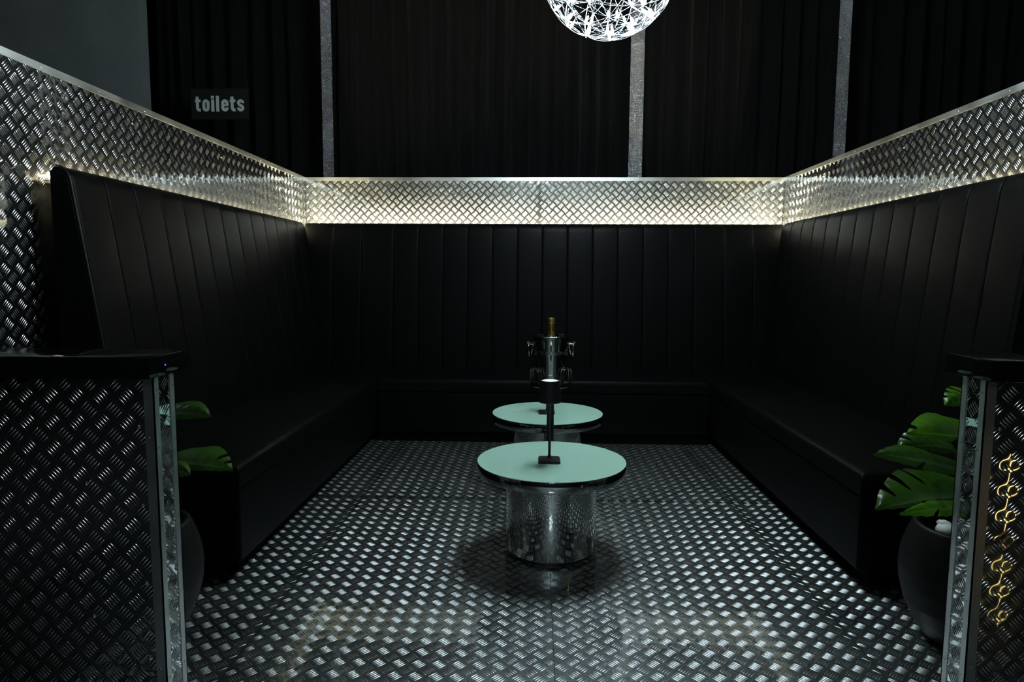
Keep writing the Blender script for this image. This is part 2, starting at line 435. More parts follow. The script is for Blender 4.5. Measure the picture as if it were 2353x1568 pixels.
pr_, topr = partition('r', 1.232, YF_R, XR + .09, 'low tread-plate partition with glossy black top on the side away from the toilets sign')
lathe('blue_reflection_dot', [(0, .002), (.0017, .0015), (.0023, 0)], M['blue_glint'], topl, n=12).matrix_local = \
    Matrix.Translation(Vector((-1.0132, 1.762, 1.004))) @ Matrix.Rotation(PI / 2, 4, 'Y')  # glowing dot stands in for a blue reflection on the glossy slab end

# ================================================================== BANQUETTES
ZSEAT, ZSEAM, ZPL = .484, .390, .077
def back_profile(nt, nb, zt=1.69, ng=.036, zb=.44):
    """points (n, z): n = distance from the wall; front face leans, top is rounded"""
    pts = [(nb, zb)]
    for k in range(1, 7):
        f = k / 6; pts.append((nb + (nt + .045 - nb) * f, zb + (zt - .075 - zb) * f))
    for a in range(1, 6):
        t = a / 5 * PI / 2
        pts.append((nt + .045 - .055 * (1 - math.cos(t)) - .002, zt - .075 + .075 * math.sin(t)))
    pts.append((ng + .02, zt)); pts.append((ng, zt - .02)); pts.append((ng, zb))
    return pts
def channel_mesh(name, w, prof, puff=.007):
    """one padded upright channel of width w, local x along the wall, local y = n, z up"""
    ss = [0, .014, .035, .08, .5, .92, .965, .986, 1]
    dn = [1.0, .42, .16, .04, 0, .04, .16, .42, 1.0]
    V = []; F = []; P = len(prof)
    for s, d in zip(ss, dn):
        for k, (n, z) in enumerate(prof):
            f = 0 if k >= P - 2 else 1
            zz = z - (d * puff * .35 if k > 6 and f else 0)
            V.append((s * w, n - d * puff * f, zz))
    for i in range(len(ss) - 1):
        for k in range(P):
            a, b = i * P + k, i * P + (k + 1) % P
            F.append((a, b, b + P, a + P))
    F.append(tuple(range(P))[::-1]); F.append(tuple(range((len(ss) - 1) * P, len(ss) * P)))
    bm = bmesh.new(); vv = [bm.verts.new(v) for v in V]
    for f in F: bm.faces.new([vv[i] for i in f])
    me = bm_mesh(bm, name, True, math.radians(50)); me.materials.append(M['vinyl'])
    return me
def place(name, me, parent, origin, axis_deg):
    o = bpy.data.objects.new(name, me); link(o, parent, Vector(origin)); o.rotation_euler = (0, 0, math.radians(axis_deg)); return o
def cushion(name, x0, x1, y0, y1, z0, z1, parent, crown=.012):
    nx, ny = 14, 14
    def ease(k, n):                     # denser near edges
        t = k / n; return .5 - .5 * math.cos(PI * t)
    bm = bmesh.new(); bmesh.ops.create_grid  # noqa
    bm.free(); bm = bmesh.new(); G = []
    r = .03
    W, D = x1 - x0, y1 - y0
    def height(dx, dy):
        d = min(dx, dy)
        if d < r: return -r + math.sqrt(max(0, r * r - (r - d) ** 2))
        return 0
    xs_ = sorted(set([0, .004, .010, .018, .03, .08] + [W * k / 12 for k in range(2, 11)] + [W - q for q in (0, .004, .010, .018, .03, .08)]))
    ys_ = sorted(set([0, .004, .010, .018, .03, .08] + [D * k / 12 for k in range(2, 11)] + [D - q for q in (0, .004, .010, .018, .03, .08)]))
    for x in xs_:
        row = []
        for y in ys_:
            dx, dy = min(x, W - x), min(y, D - y)
            cr = crown * math.sin(PI * x / W) ** .5 * math.sin(PI * y / D) ** .5 if 0 < x < W and 0 < y < D else 0
            row.append(bm.verts.new((x0 + x, y0 + y, z1 + height(dx, dy) + cr - crown * .6)))
        G.append(row)
    for i in range(len(xs_) - 1):
        for j in range(len(ys_) - 1): bm.faces.new((G[i][j], G[i + 1][j], G[i + 1][j + 1], G[i][j + 1]))
    loop = [G[i][0] for i in range(len(xs_))] + [G[-1][j] for j in range(1, len(ys_))] + [G[i][-1] for i in range(len(xs_) - 2, -1, -1)] + [G[0][j] for j in range(len(ys_) - 2, 0, -1)]
    lows = [bm.verts.new((v.co.x, v.co.y, z0)) for v in loop]
    for k in range(len(loop)):
        q = (k + 1) % len(loop); bm.faces.new((loop[k], lows[k], lows[q], loop[q]))
    bm.faces.new(lows)
    return add(name, bm_mesh(bm, name, True, math.radians(60)), M['vinyl'], parent)

XSL, XSR, YS = -1.195, 1.300, 4.886
YNL, YNR = 2.567, 2.608
BK_L, BK_R, BK_B = (.085, .305), (.116, .285), (.245, .40)
def base_part(t, x0, x1, y0, y1, px0, px1, py0, py1):
    box('seat_base', x0, x1, y0, y1, ZPL, ZSEAM - .004, M['vinyl'], t, bev=.012, seg=3)
    box('plinth', px0, px1, py0, py1, 0, ZPL, M['plinth'], t)

# left run
tl = empty('banquette', (-1.6, 4.1, 0))
tag(tl, 'long black vinyl banquette along the tread-plate wall on the toilets sign side', 'banquette')
base_part(tl, XL + .01, XSL, YNL, 5.79, XL + .01, XSL - .06, YNL + .10, 5.79)
cushion('seat_cushion', XL + .02, XSL + .005, YNL - .004, 5.60, ZSEAM, ZSEAT + .004, tl)
pf = back_profile(*BK_L, ng=.050); w1 = .2125; me_l = channel_mesh('backrest_channel', w1, pf)
for k in range(13): place('backrest_channel', me_l, tl, (XL, 2.69 + w1 * (k + 1), 0), -90)
pfb = back_profile(*BK_B, ng=.150)
for a, b in ((-1.945, -1.708), (-1.708, -1.462), (-1.462, -1.1905)):
    place('backrest_channel', channel_mesh('backrest_channel', b - a, pfb), tl, (b, YB, 0), 180)
bmx = bmesh.new(); pv_ = [bmx.verts.new((XL + n, 2.688, z)) for n, z in pf]; pw_ = [bmx.verts.new((XL + n, 2.668, z)) for n, z in back_profile(BK_L[0] - .004, BK_L[1] - .004, 1.684, ng=.050)]
for k in range(len(pf)): bmx.faces.new((pv_[k], pv_[(k + 1) % len(pf)], pw_[(k + 1) % len(pf)], pw_[k]))
bmx.faces.new(pv_); bmx.faces.new(pw_[::-1])
add('end_panel', bm_mesh(bmx, 'end_panel', True, math.radians(40)), M['vinyl'], tl)
tube('piping', [(XL + n + .001, 2.676, z + .001) for n, z in pf[:-2]], .004, M['piping'], tl, 6)
# right run
tr_ = empty('banquette', (1.7, 4.1, 0))
tag(tr_, 'long black vinyl banquette along the tread-plate wall opposite the toilets sign', 'banquette')
base_part(tr_, XSR, XR - .01, YNR, 5.79, XSR + .06, XR - .01, YNR + .03, 5.79)
cushion('seat_cushion', XSR - .005, XR - .02, YNR - .004, 5.60, ZSEAM, ZSEAT + .004, tr_)
pf = back_profile(*BK_R, ng=.070); w1 = .209; me_r = channel_mesh('backrest_channel', w1, pf)
for k in range(13): place('backrest_channel', me_r, tr_, (XR, 2.70 + w1 * k, 0), 90)
for a, b in ((1.2955, 1.539), (1.539, 1.778), (1.778, 2.03)):
    place('backrest_channel', channel_mesh('backrest_channel', b - a, pfb), tr_, (b, YB, 0), 180)
bmx = bmesh.new(); pv_ = [bmx.verts.new((XR - n, 2.698, z)) for n, z in pf]; pw_ = [bmx.verts.new((XR - n, 2.678, z)) for n, z in back_profile(BK_R[0] - .004, BK_R[1] - .004, 1.684, ng=.070)]
for k in range(len(pf)): bmx.faces.new((pv_[k], pv_[(k + 1) % len(pf)], pw_[(k + 1) % len(pf)], pw_[k]))
bmx.faces.new(pv_); bmx.faces.new(pw_[::-1])
add('end_panel', bm_mesh(bmx, 'end_panel', True, math.radians(40)), M['vinyl'], tr_)
# back run
tb = empty('banquette', (.05, 5.3, 0))
tag(tb, 'short black vinyl banquette against the back wall between the two long ones', 'banquette')
base_part(tb, XSL + .006, XSR - .006, YS, 5.79, XSL + .006, XSR - .006, YS + .02, 5.79)
cushion('seat_cushion', XSL + .007, XSR - .007, YS - .006, 5.60, ZSEAM, ZSEAT + .002, tb)
w1 = (1.2935 + 1.1885) / 12; me_b = channel_mesh('backrest_channel', w1, pfb)
for k in range(12): place('backrest_channel', me_b, tb, (-1.1885 + w1 * (k + 1), YB, 0), 180)

# warm LED strips in the slot behind the backrests
def led_strip(x0, x1, y0, y1, label):
    t = empty('led_strip', ((x0 + x1) / 2, (y0 + y1) / 2, 1.6)); tag(t, label, 'light', 'cove lights behind the backrests')
    box('profile', x0, x1, y0, y1, 1.640, 1.652, M['alu'], t)
    box('diffuser', x0 + .003, x1 - .003, y0 + .003, y1 - .003, 1.652, 1.658, M['cove'], t)
led_strip(XL + .018, XL + .040, 2.72, 5.66, 'warm light strip behind the backrest on the toilets sign side')
led_strip(XR - .055, XR - .033, 2.72, 5.66, 'warm light strip behind the backrest opposite the toilets sign')
led_strip(XL + .06, XR - .07, YB - .112, YB - .090, 'warm light strip behind the backrest along the back wall')

# ================================================================== TABLES
TR, TZ, BR = .3372, .4208, .206
def make_table(x, y, label):
    t = empty('drum_table', (x, y, 0)); tag(t, label, 'table', 'round mint-topped drum tables')
    c = (x, y, 0)
    lathe('rim', [(TR - .012, TZ - .052), (TR - .002, TZ - .053), (TR, TZ - .050), (TR, TZ - .004), (TR - .0015, TZ - .002), (TR - .012, TZ - .003)], M['rim_steel'], t, c, 128)
    lathe('glass_top', [(0, TZ - .012), (TR - .006, TZ - .012), (TR - .004, TZ - .003), (TR - .006, TZ), (0, TZ)], M['mint'], t, c, 128)
    lathe('glass_edge', [(TR - .0055, TZ - .002), (TR - .0055, TZ + .0006), (TR - .0010, TZ + .0002), (TR - .001, TZ - .004)], M['mint_edge'], t, c, 128)
    lathe('underside', [(0, TZ - .045), (TR - .008, TZ - .045)], M['matt_black'], t, c, 64)
    lathe('drum_base', [(BR, TZ - .046), (BR, .024), (BR - .004, .018), (BR - .02, .016)], M['chrome'], t, c, 128)
    lathe('foot', [(0, .018), (BR - .018, .018), (BR - .018, 0), (0, 0)], M['matt_black'], t, c, 64)
    return t
make_table(.0778, 2.95, 'round mint-glass table on a mirrored drum, nearer the two partitions')
make_table(.0778, 4.005, 'round mint-glass table on a mirrored drum, nearer the back banquette')

# ---- cordless table lamps
def rounded_plate(name, cx, cy, z0, z1, wx, wy, r, m, parent):
    bm = bmesh.new(); pts = []
    for qx, qy, a0 in ((1, 1, 0), (-1, 1, PI / 2), (-1, -1, PI), (1, -1, 3 * PI / 2)):
        for k in range(5):
            a = a0 + k / 4 * PI / 2
            pts.append((cx + qx * (wx / 2 - r) + r * math.cos(a), cy + qy * (wy / 2 - r) + r * math.sin(a)))
    lo = [bm.verts.new((*p, z0)) for p in pts]; hi = [bm.verts.new((*p, z1)) for p in pts]
    bm.faces.new(hi); bm.faces.new(lo[::-1])
    for k in range(len(pts)):
        q = (k + 1) % len(pts); bm.faces.new((lo[k], lo[q], hi[q], hi[k]))
    bmesh.ops.bevel(bm, geom=[e for e in bm.edges if abs(e.verts[0].co.z - z1) < 1e-6 and abs(e.verts[1].co.z - z1) < 1e-6], offset=.003, segments=2, affect='EDGES')
    return add(name, bm_mesh(bm, name, True, math.radians(40)), m, parent)
def make_lamp(x, y, label):
    z = TZ; t = empty('table_lamp', (x, y, z)); tag(t, label, 'lamp', 'cordless table lamps')
    rounded_plate('base_plate', x - .001, y - .02, z, z + .011, .099, .100, .012, M['matt_black'], t)
    lathe('stem', [(0, z + .010), (.0115, z + .010), (.0085, z + .016), (.0062, z + .026), (.0058, z + .29), (.010, z + .296), (0, z + .297)], M['satin_black'], t, (x, y, 0), 24)
    lathe('shade', [(0, .268 + z), (.048, .266 + z), (.0505, .268 + z), (.0445, .366 + z), (.0405, .3665 + z), (.0395, .362 + z), (0, .361 + z)], M['matt_black'], t, (x, y, 0), 48)
    lathe('diffuser', [(0, z + .3655), (.036, z + .3650), (.0395, z + .362)], M['lamp_disc'], t, (x, y, 0), 40)
    return t
make_lamp(.068, 2.945, 'black cordless lamp with glowing white top disc on the table nearer the partitions')
make_lamp(.074, 4.005, 'black cordless lamp standing on the table nearer the back banquette')

# ---- champagne bucket on a floor stand between the tables
SX, SY = .083, 3.48
st = empty('bucket_stand', (SX, SY, 0)); tag(st, 'black floor stand carrying the champagne bucket between the two tables', 'stand')
cS = (SX, SY, 0)
lathe('base', [(0, 0), (.125, 0), (.125, .006), (.115, .012), (.03, .02), (0, .02)], M['satin_black'], st, cS, 48)
lathe('pole', [(0, .015), (.0195, .015), (.0195, .655), (.03, .672), (0, .675)], M['satin_black'], st, cS, 32)
lathe('tray', [(0, .672), (.095, .672), (.104, .676), (.104, .700), (.099, .702), (.098, .690), (0, .690)], M['satin_black'], st, cS, 48)
for a, rad in ((212, .1005), (212, .086), (328, .1005), (328, .086)):
    a = math.radians(a); c = Vector((SX + rad * math.cos(a), SY + rad * math.sin(a), .692)); tx = Vector((-math.sin(a), math.cos(a), 0)); up = Vector((0, 0, 1))
    hw, hh, rr = .040, .078, .016
    pts = [c - tx * hw, c - tx * hw + up * (hh - rr)] + arc(c - tx * (hw - rr) + up * (hh - rr), -tx, up, rr, .3, PI / 2, 4) + \
          arc(c + tx * (hw - rr) + up * (hh - rr), up, tx, rr, 0, PI / 2 - .3, 4) + [c + tx * hw + up * (hh - rr), c + tx * hw]
    tube('loop', pts, .0034, M['chrome_dark'], st, 8)
bk = empty('champagne_bucket', (SX, SY, .690)); tag(bk, 'polished steel champagne bucket with ring handles on the black stand', 'bucket')
def br_(z): return .071 + (.0965 - .071) * ((z - .69) / .25) ** .8
prof = [(0, .691), (.066, .691), (.071, .697)]
prof += [(br_(z), z) for z in (.72, .75, .78, .81, .84, .87, .90, .93)] + [(.0965, .939), (.0975, .941), (.0962, .942)]
prof += [(br_(z) - .003, z) for z in (.93, .90, .86, .82, .78, .74)] + [(.067, .70), (0, .70)]
lathe('body', prof, M['chrome_dark'], bk, cS, 64, sharp=math.radians(50))
for z0, n in ((.847, 3), (.712, 4)):
    for k in range(n):
        zz = z0 + k * .0065; r0 = br_(zz)
        lathe('band', [(r0 - .001, zz), (r0 + .0028, zz + .0015), (r0 + .0028, zz + .0040), (r0 - .001, zz + .005)], M['chrome'], bk, cS, 64)
for s in (-1, 1):
    r0 = br_(.895)
    h = tube('lug', [(SX + s * (r0 - .004), SY, .897), (SX + s * (r0 + .010), SY, .897), (SX + s * (r0 + .028), SY, .899)], [.008, .0055, .0045], M['chrome'], bk, 10)
    lathe('knob', [(0, -.009), (.0064, -.0064), (.009, 0), (.0064, .0064), (0, .009)], M['chrome'], h, (SX + s * (r0 + .026), SY, .902), 16)
    cx = SX + s * (r0 + .024)
    tube('ring', arc((cx, SY - .002, .866), (0, 1, 0), (s * .06, 0, 1), .031, 0, 2 * PI * 31 / 32, 31), .0022, M['chrome'], h, 8, closed=True)
    tube('ring_bracket', arc((SX + s * (r0 + .004), SY, .874), (0, 1, 0), (-s * .25, 0, 1), .030, 0, 2 * PI * 23 / 24, 23), .0016, M['chrome'], h, 6, closed=True)
bt = empty('champagne_bottle', (SX, SY, .70)); tag(bt, 'gold-foiled champagne bottle standing in the steel bucket', 'bottle')
cB = (SX + .001, SY, 0)
lathe('glass_body', [(0, .703), (.042, .703), (.044, .715), (.044, .86), (.036, .90), (.020, .935), (.0178, .942), (0, .942)], M['bottle'], bt, cB, 40)
foil = lathe('gold_foil', [(.020, .932), (.0178, .945), (.0170, .975), (.0165, .998), (.0178, 1.001), (.0182, 1.007), (.0168, 1.010), (.0170, 1.016), (.0172, 1.028), (.0155, 1.0335), (.010, 1.035), (0, 1.0352)], M['gold'], bt, cB, 32)
# foil lettering, running up the neck
fc = bpy.data.curves.new('foil_text', 'FONT'); fc.body = 'MOËT'; fc.size = .016; fc.offset = .0003
fo = bpy.data.objects.new('foil_text_tmp', fc); COL.objects.link(fo)
dg = bpy.context.evaluated_depsgraph_get(); dg.update()
fm = bpy.data.meshes.new_from_object(fo.evaluated_get(dg)); bpy.data.objects.remove(fo, do_unlink=True)
for v in fm.vertices:
    s_, h_ = v.co.x, v.co.y
    a = math.radians(-118) - (h_ - .006) / .0178
    v.co = Vector((cB[0] + .0181 * math.cos(a), cB[1] + .0181 * math.sin(a), .946 + s_))
    k = v.co.z
fm.materials.clear(); add('foil_lettering', fm, M['ink'], bt)

# ================================================================== PENDANT
PX, PY, PZ, PR = .377, 3.70, 2.892, .362
pd = empty('burst_pendant', (PX, PY, PZ)); tag(pd, 'spherical wire burst pendant with many small bright lights hanging over the tables', 'pendant light')
def geodesic(freq):
    bm = bmesh.new(); bmesh.ops.create_icosphere(bm, subdivisions=1, radius=1)
    pts = []; 
    fs = [[v.co.copy() for v in f.verts] for f in bm.faces]; bm.free()
    E_ = set(); idx = {}
    def key(p):
        p = p.normalized(); k = tuple(round(c, 4) for c in p)
        if k not in idx: idx[k] = len(pts); pts.append(p)
        return idx[k]
    for a, b, c in fs:
        g = {}
        for i in range(freq + 1):
            for j in range(freq + 1 - i):
                g[(i, j)] = key(a * (freq - i - j) + b * i + c * j)
        for (i, j), q in g.items():
            for d in ((1, 0), (0, 1), (1, -1)):
                r = g.get((i + d[0], j + d[1]))
                if r is not None: E_.add((min(q, r), max(q, r)))
    return pts, E_
gp, ge = geodesic(3)
rot = Matrix.Rotation(.37, 3, 'X') @ Matrix.Rotation(.6, 3, 'Y')
gp = [rot @ p for p in gp]
nb_ = {i: set() for i in range(len(gp))}
for a, b in ge: nb_[a].add(b); nb_[b].add(a)
bmw = bmesh.new(); c0 = Vector((PX, PY, PZ))
def wire(a, b, R0, R1, dip, n=6, r=.0016):
    pts = []
    for k in range(n + 1):
        t = k / n; d = gp[a].lerp(gp[b], t).normalized(); pts.append(c0 + d * (R0 + (R1 - R0) * t - dip * math.sin(PI * t)))
    tube_bm(bmw, pts, r, 5)
for a, b in ge: wire(a, b, PR, PR, -.002, 4)
seen = set()
for a in range(len(gp)):
    for b in nb_[a]:
        for c in nb_[b]:
            if c > a and c not in nb_[a]:
                seen.add((a, c))
rw = random.Random(5)
for a, c in sorted(seen):
    if rw.random() < .5: wire(a, c, PR, PR, .008, 6, .0012)
add('wire_frame', bm_mesh(bmw, 'wire_frame', True), M['wire'], pd)
led_me = lathe_mesh('led_bulb', [(0, .004), (.0040, 0), (.0062, -.012), (.0055, -.030), (.003, -.042), (0, -.044)], 10); led_me.materials.append(M['led'])
rod_bm = bmesh.new()
rodm = lathe_mesh('lamp_rod', [(0, .007), (.0022, .006), (.0025, -.060), (0, -.062)], 6); rodm.materials.append(M['wire']); rod_bm.free()
for p in gp:
    o = bpy.data.objects.new('led_bulb', led_me); link(o, pd, c0 + p * (PR - .006))
    o.rotation_mode = 'QUATERNION'; o.rotation_quaternion = p.to_track_quat('Z', 'Y')
    q = bpy.data.objects.new('lamp_rod', rodm); COL.objects.link(q); q.parent = o; q.location = (.004, 0, 0)
lathe('hub', [(0, -.05), (.03, -.045), (.04, 0), (.03, .045), (0, .05)], M['chrome_dark'], pd, (PX, PY, PZ), 24)
tube('cable', [(PX, PY, PZ + .04), (PX, PY, 4.78)], .004, M['matt_black'], pd, 8)
lathe('ceiling_rose', [(0, 4.8), (.07, 4.8), (.07, 4.775), (.02, 4.765), (0, 4.765)], M['chrome_dark'], pd, (PX, PY, 0), 32)

# ================================================================== CURTAINS, CRYSTAL STRIPS, SIGN
rs = np.random.RandomState(11)
def curtain(x0, x1, y, label, seed):
    r = np.random.RandomState(seed)
    xs_ = [x0]; ph = []
    n = int((x1 - x0) / .011) + 1
    X = np.linspace(x0, x1, n); phase = np.zeros(n)
    per = np.interp(X, np.linspace(x0, x1, 24), r.uniform(.12, .34, 24))
    phase = np.cumsum(2 * PI * (X[1] - X[0]) / per)
    amp = np.interp(X, np.linspace(x0, x1, 30), r.uniform(.03, .085, 30))
    Z = np.array([.02, 1.6, 2.2, 2.8, 3.4, 4.0, 4.78])
    V = []; 
    for k, z in enumerate(Z):
        f = .85 + .2 * (1 - z / 4.8)
        dr = np.interp(X, np.linspace(x0, x1, 9), r.uniform(-.012, .012, 9))
        yy = y + amp * f * (np.sin(phase) + .28 * np.sin(2 * phase + 1.1)) + .02 * np.sin(.37 * phase)
        V.append(np.stack([np.clip(X + dr, x0, x1), yy, np.full(n, z)], 1))
    V = np.concatenate(V); m = len(Z)
    a = (np.arange(m - 1)[:, None] * n + np.arange(n - 1)[None]).ravel()
    Q = np.stack([a, a + 1, a + n + 1, a + n], 1)
    me = mesh_np('curtain', V, (Q.ravel(), np.arange(len(Q)) * 4, np.full(len(Q), 4)), True)
    o = add('curtain', me, M['curtain'])
    sd = o.modifiers.new('thickness', 'SOLIDIFY'); sd.thickness = .003
    return tag(o, label, 'curtain', 'black pleated curtains')
YC = 7.30
curtain(-4.14, -2.30, YC, 'black pleated curtain hanging behind the toilets sign', 1)
curtain(-2.24, .985, YC, 'black pleated curtain between the pendant-side crystal strip and the one near the toilets sign', 2)
curtain(1.125, 3.17, YC, 'black pleated curtain between the wide crystal strip and the angled one away from the sign', 3)
curtain(3.24, 6.35, YC, 'black pleated curtain beyond the angled crystal strip, away from the sign', 4)
def crystal_strip(x, y, wd, ang, label, seed):
    t = empty('crystal_strip', (x, y, 1.0)); t.rotation_euler = (0, 0, ang)
    tag(t, label, 'strip', 'glittering crystal strips')
    bm = bmesh.new(); box_bm(bm, -wd / 2, wd / 2, .002, .008, 0, 3.78)
    b = bpy.data.objects.new('backing', bm_mesh(bm, 'backing')); b.data.materials.append(M['matt_black']); COL.objects.link(b); b.parent = t
    r = np.random.RandomState(seed)
    p = .0074; nx = int(wd / p); nz = int(3.0 / p)
    i, j = np.meshgrid(np.arange(nx), np.arange(nz)); i = i.ravel(); j = j.ravel(); N_ = len(i)
    cx = -wd / 2 + (i + .5) * p; cz = .76 + (j + .5) * p
    h = p * .46
    ap = np.stack([cx + r.uniform(-.42, .42, N_) * p, np.full(N_, -.0022) - r.uniform(0, .002, N_), cz + r.uniform(-.42, .42, N_) * p], 1)
    co = [np.stack([cx + sx * h, np.full(N_, .0025), cz + sz * h], 1) for sx, sz in ((-1, -1), (1, -1), (1, 1), (-1, 1))]
    V = np.stack(co + [ap], 1).reshape(-1, 3)
    base = np.arange(N_)[:, None] * 5
    F = np.concatenate([base + np.array([[0, 1, 4]]), base + np.array([[1, 2, 4]]), base + np.array([[2, 3, 4]]), base + np.array([[3, 0, 4]])])
    me = mesh_np('rhinestones', V, (F.ravel(), np.arange(len(F)) * 3, np.full(len(F), 3)))
    me.materials.append(M['crystal'])
    o = stuff(bpy.data.objects.new('rhinestones', me)); COL.objects.link(o); o.parent = t
crystal_strip(1.019, YC - .25, .143, 0, 'wide glittering crystal strip hanging behind the burst pendant', 21)
crystal_strip(-2.192, YC - .25, .143, math.radians(58), 'narrow-looking crystal strip turned edgeways near the toilets sign', 22)
crystal_strip(3.087, YC - .25, .143, math.radians(-60), 'narrow-looking crystal strip turned edgeways, away from the toilets sign', 23)

# sign
sg = empty('hanging_sign', (-3.125, 6.6, 2.779)); tag(sg, 'black hanging sign reading toilets in pale grey letters', 'sign')
box('board', -3.412, -2.838, 6.6, 6.612, 2.779, 3.073, M['sign'], sg)
for x in (-3.40, -2.855): tube('wire', [(x, 6.606, 3.07), (x - .01, 6.606, 4.79)], .0015, M['matt_black'], sg, 6)
def stroke_letter(strokes, x, z, s, y=6.599, th=.004):
    """strokes: list of (points, width, closed) in letter units"""
    bm = bmesh.new()
    for si, (pts, wd, closed) in enumerate(strokes):
        yy = y - .0006 * si
        n = len(pts); L_, R_ = [], []
        for k in range(n):
            p = Vector(pts[k])
            if closed: a, b = Vector(pts[k - 1]), Vector(pts[(k + 1) % n])
            else: a, b = Vector(pts[max(k - 1, 0)]), Vector(pts[min(k + 1, n - 1)])
            d = (b - a).normalized(); nn_ = Vector((-d.y, d.x)) * wd / 2
            for lst, q in ((L_, p + nn_), (R_, p - nn_)):
                lst.append((bm.verts.new((x + q.x * s, yy, z + q.y * s)), bm.verts.new((x + q.x * s, y + th + .0006 * si, z + q.y * s))))
        for k in range(n if closed else n - 1):
            q = (k + 1) % n
            bm.faces.new((L_[k][0], L_[q][0], R_[q][0], R_[k][0])); bm.faces.new((L_[k][1], R_[k][1], R_[q][1], L_[q][1]))
            bm.faces.new((L_[k][0], L_[k][1], L_[q][1], L_[q][0])); bm.faces.new((R_[k][0], R_[q][0], R_[q][1], R_[k][1]))
        if not closed:
            for k in (0, n - 1): bm.faces.new((L_[k][0], R_[k][0], R_[k][1], L_[k][1]))
    return add('letter', bm_mesh(bm, 'letter'), M['sign_text'], sg)
def arc2(cx, cy, rx, ry, a0, a1, n=10):
    return [(cx + rx * math.cos(math.radians(a0 + (a1 - a0) * k / n)), cy + ry * math.sin(math.radians(a0 + (a1 - a0) * k / n))) for k in range(n + 1)]
SW = .26
def L_t(): return [([(.19, 1.22), (.19, .33)] + arc2(.36, .33, .17, .20, 180, 270, 6) + [(.46, .13)], SW - .01, False), ([(0, .875), (.47, .875)], .22, False)]
def L_o(): return [(arc2(.31, .69, .185, .18, 0, 180) + arc2(.31, .31, .185, .18, 180, 360), SW - .01, True)]
def L_i(): return [([(.13, 0), (.13, .985)], SW, False), ([(.13, 1.07), (.13, 1.28)], SW, False)]
def L_l(): return [([(.13, 0), (.13, 1.28)], SW, False)]
def L_e(): return [([(.49, .34), (.49, .31)] + arc2(.31, .31, .185, .18, 0, -180)[1:] + arc2(.31, .69, .185, .18, 180, 0) + [(.495, .45)], SW - .01, False), ([(.25, .53), (.62, .53)], .16, False)]
def L_s(): return [([(.49, .68)] + arc2(.31, .72, .185, .155, 0, 180) + [(.135, .66), (.20, .56), (.42, .43), (.485, .34)] + arc2(.31, .28, .185, .155, 0, -180) + [(.12, .33)], SW - .02, False)]
lx = -3.372; sc = .1175
for fn, adv in ((L_t, .61), (L_o, .755), (L_i, .42), (L_l, .44), (L_e, .735), (L_t, .60), (L_s, .6)):
    stroke_letter(fn(), lx, 2.853, sc); lx += adv * sc

# ================================================================== PLANTS
def make_leaf(name, base, tip, width, m, parent, side_tilt=0.0, droop=.05, slits=(), ripple=.010, heart=.16, fold=.25, slit_depth=.55, near=.5):
    """leaf from petiole joint to tip; blade plane contains the axis, rolled by side_tilt; slits: list of (t, side)"""
    B, T = Vector(base), Vector(tip); ax = T - B; L = ax.length; ax.normalize()
    side = ax.cross(Vector((0, 0, 1))).normalized(); nrm = side.cross(ax).normalized()
    R = Matrix.Rotation(side_tilt, 3, ax); side = R @ side; nrm = R @ nrm
    nt, ns = 56, 8
    V, F, vein = [], [], []
    toward = 1 if side.y < 0 else -1          # the half nearer the aisle hangs narrower
    for sgn in (-1, 1):
        off = len(V)
        for i in range(nt + 1):
            t = i / nt
            wv = width / 2 * (math.sin(PI * min(1, (t * .93 + .07)) ** .72) ** .8) * (1 - .15 * t) * (near if sgn == toward else 1)
            if t > .86: wv *= max(0.02, (1 - t) / .14) ** .55 if t < 1 else .02
            notch = 1.0
            for st_, sd_ in slits:
                if sd_ == sgn or sd_ == 0:
                    d = abs(t - st_) / .026
                    if d < 1: notch = min(notch, 1 - slit_depth * (1 - d * d) ** .5)
            for j in range(ns + 1):
                s = j / ns; q = s * notch
                fwd = L * (.22 * q * (1 - t) - heart * q * max(0, (.22 - t) / .22) * 1.6)
                vv = math.sin(t * PI * 13 - q * 2.2)
                h = -fold * wv * q ** 1.6 + droop * math.sin(PI * t) + ripple * vv * q * (1 - q * .3) + .012 * math.sin(q * PI) * (1)
                p = B + ax * (L * t + fwd) + side * (sgn * wv * q) + nrm * h
                V.append(p); vein.append(max(0, 1 - q * 9) + .5 * max(0, vv - .8) * 5 * (1 - q))
        for i in range(nt):
            for j in range(ns):
                a = off + i * (ns + 1) + j
                f = (a, a + 1, a + ns + 2, a + ns + 1)
                F.append(f if sgn > 0 else f[::-1])
    me = mesh_np(name, [tuple(v) for v in V], F, True)
    at = me.attributes.new('vein', 'FLOAT', 'POINT')
    if len(me.vertices) == len(vein): at.data.foreach_set('value', np.clip(np.array(vein, np.float32), 0, 1))
    o = add(name, me, m, parent)
    return o
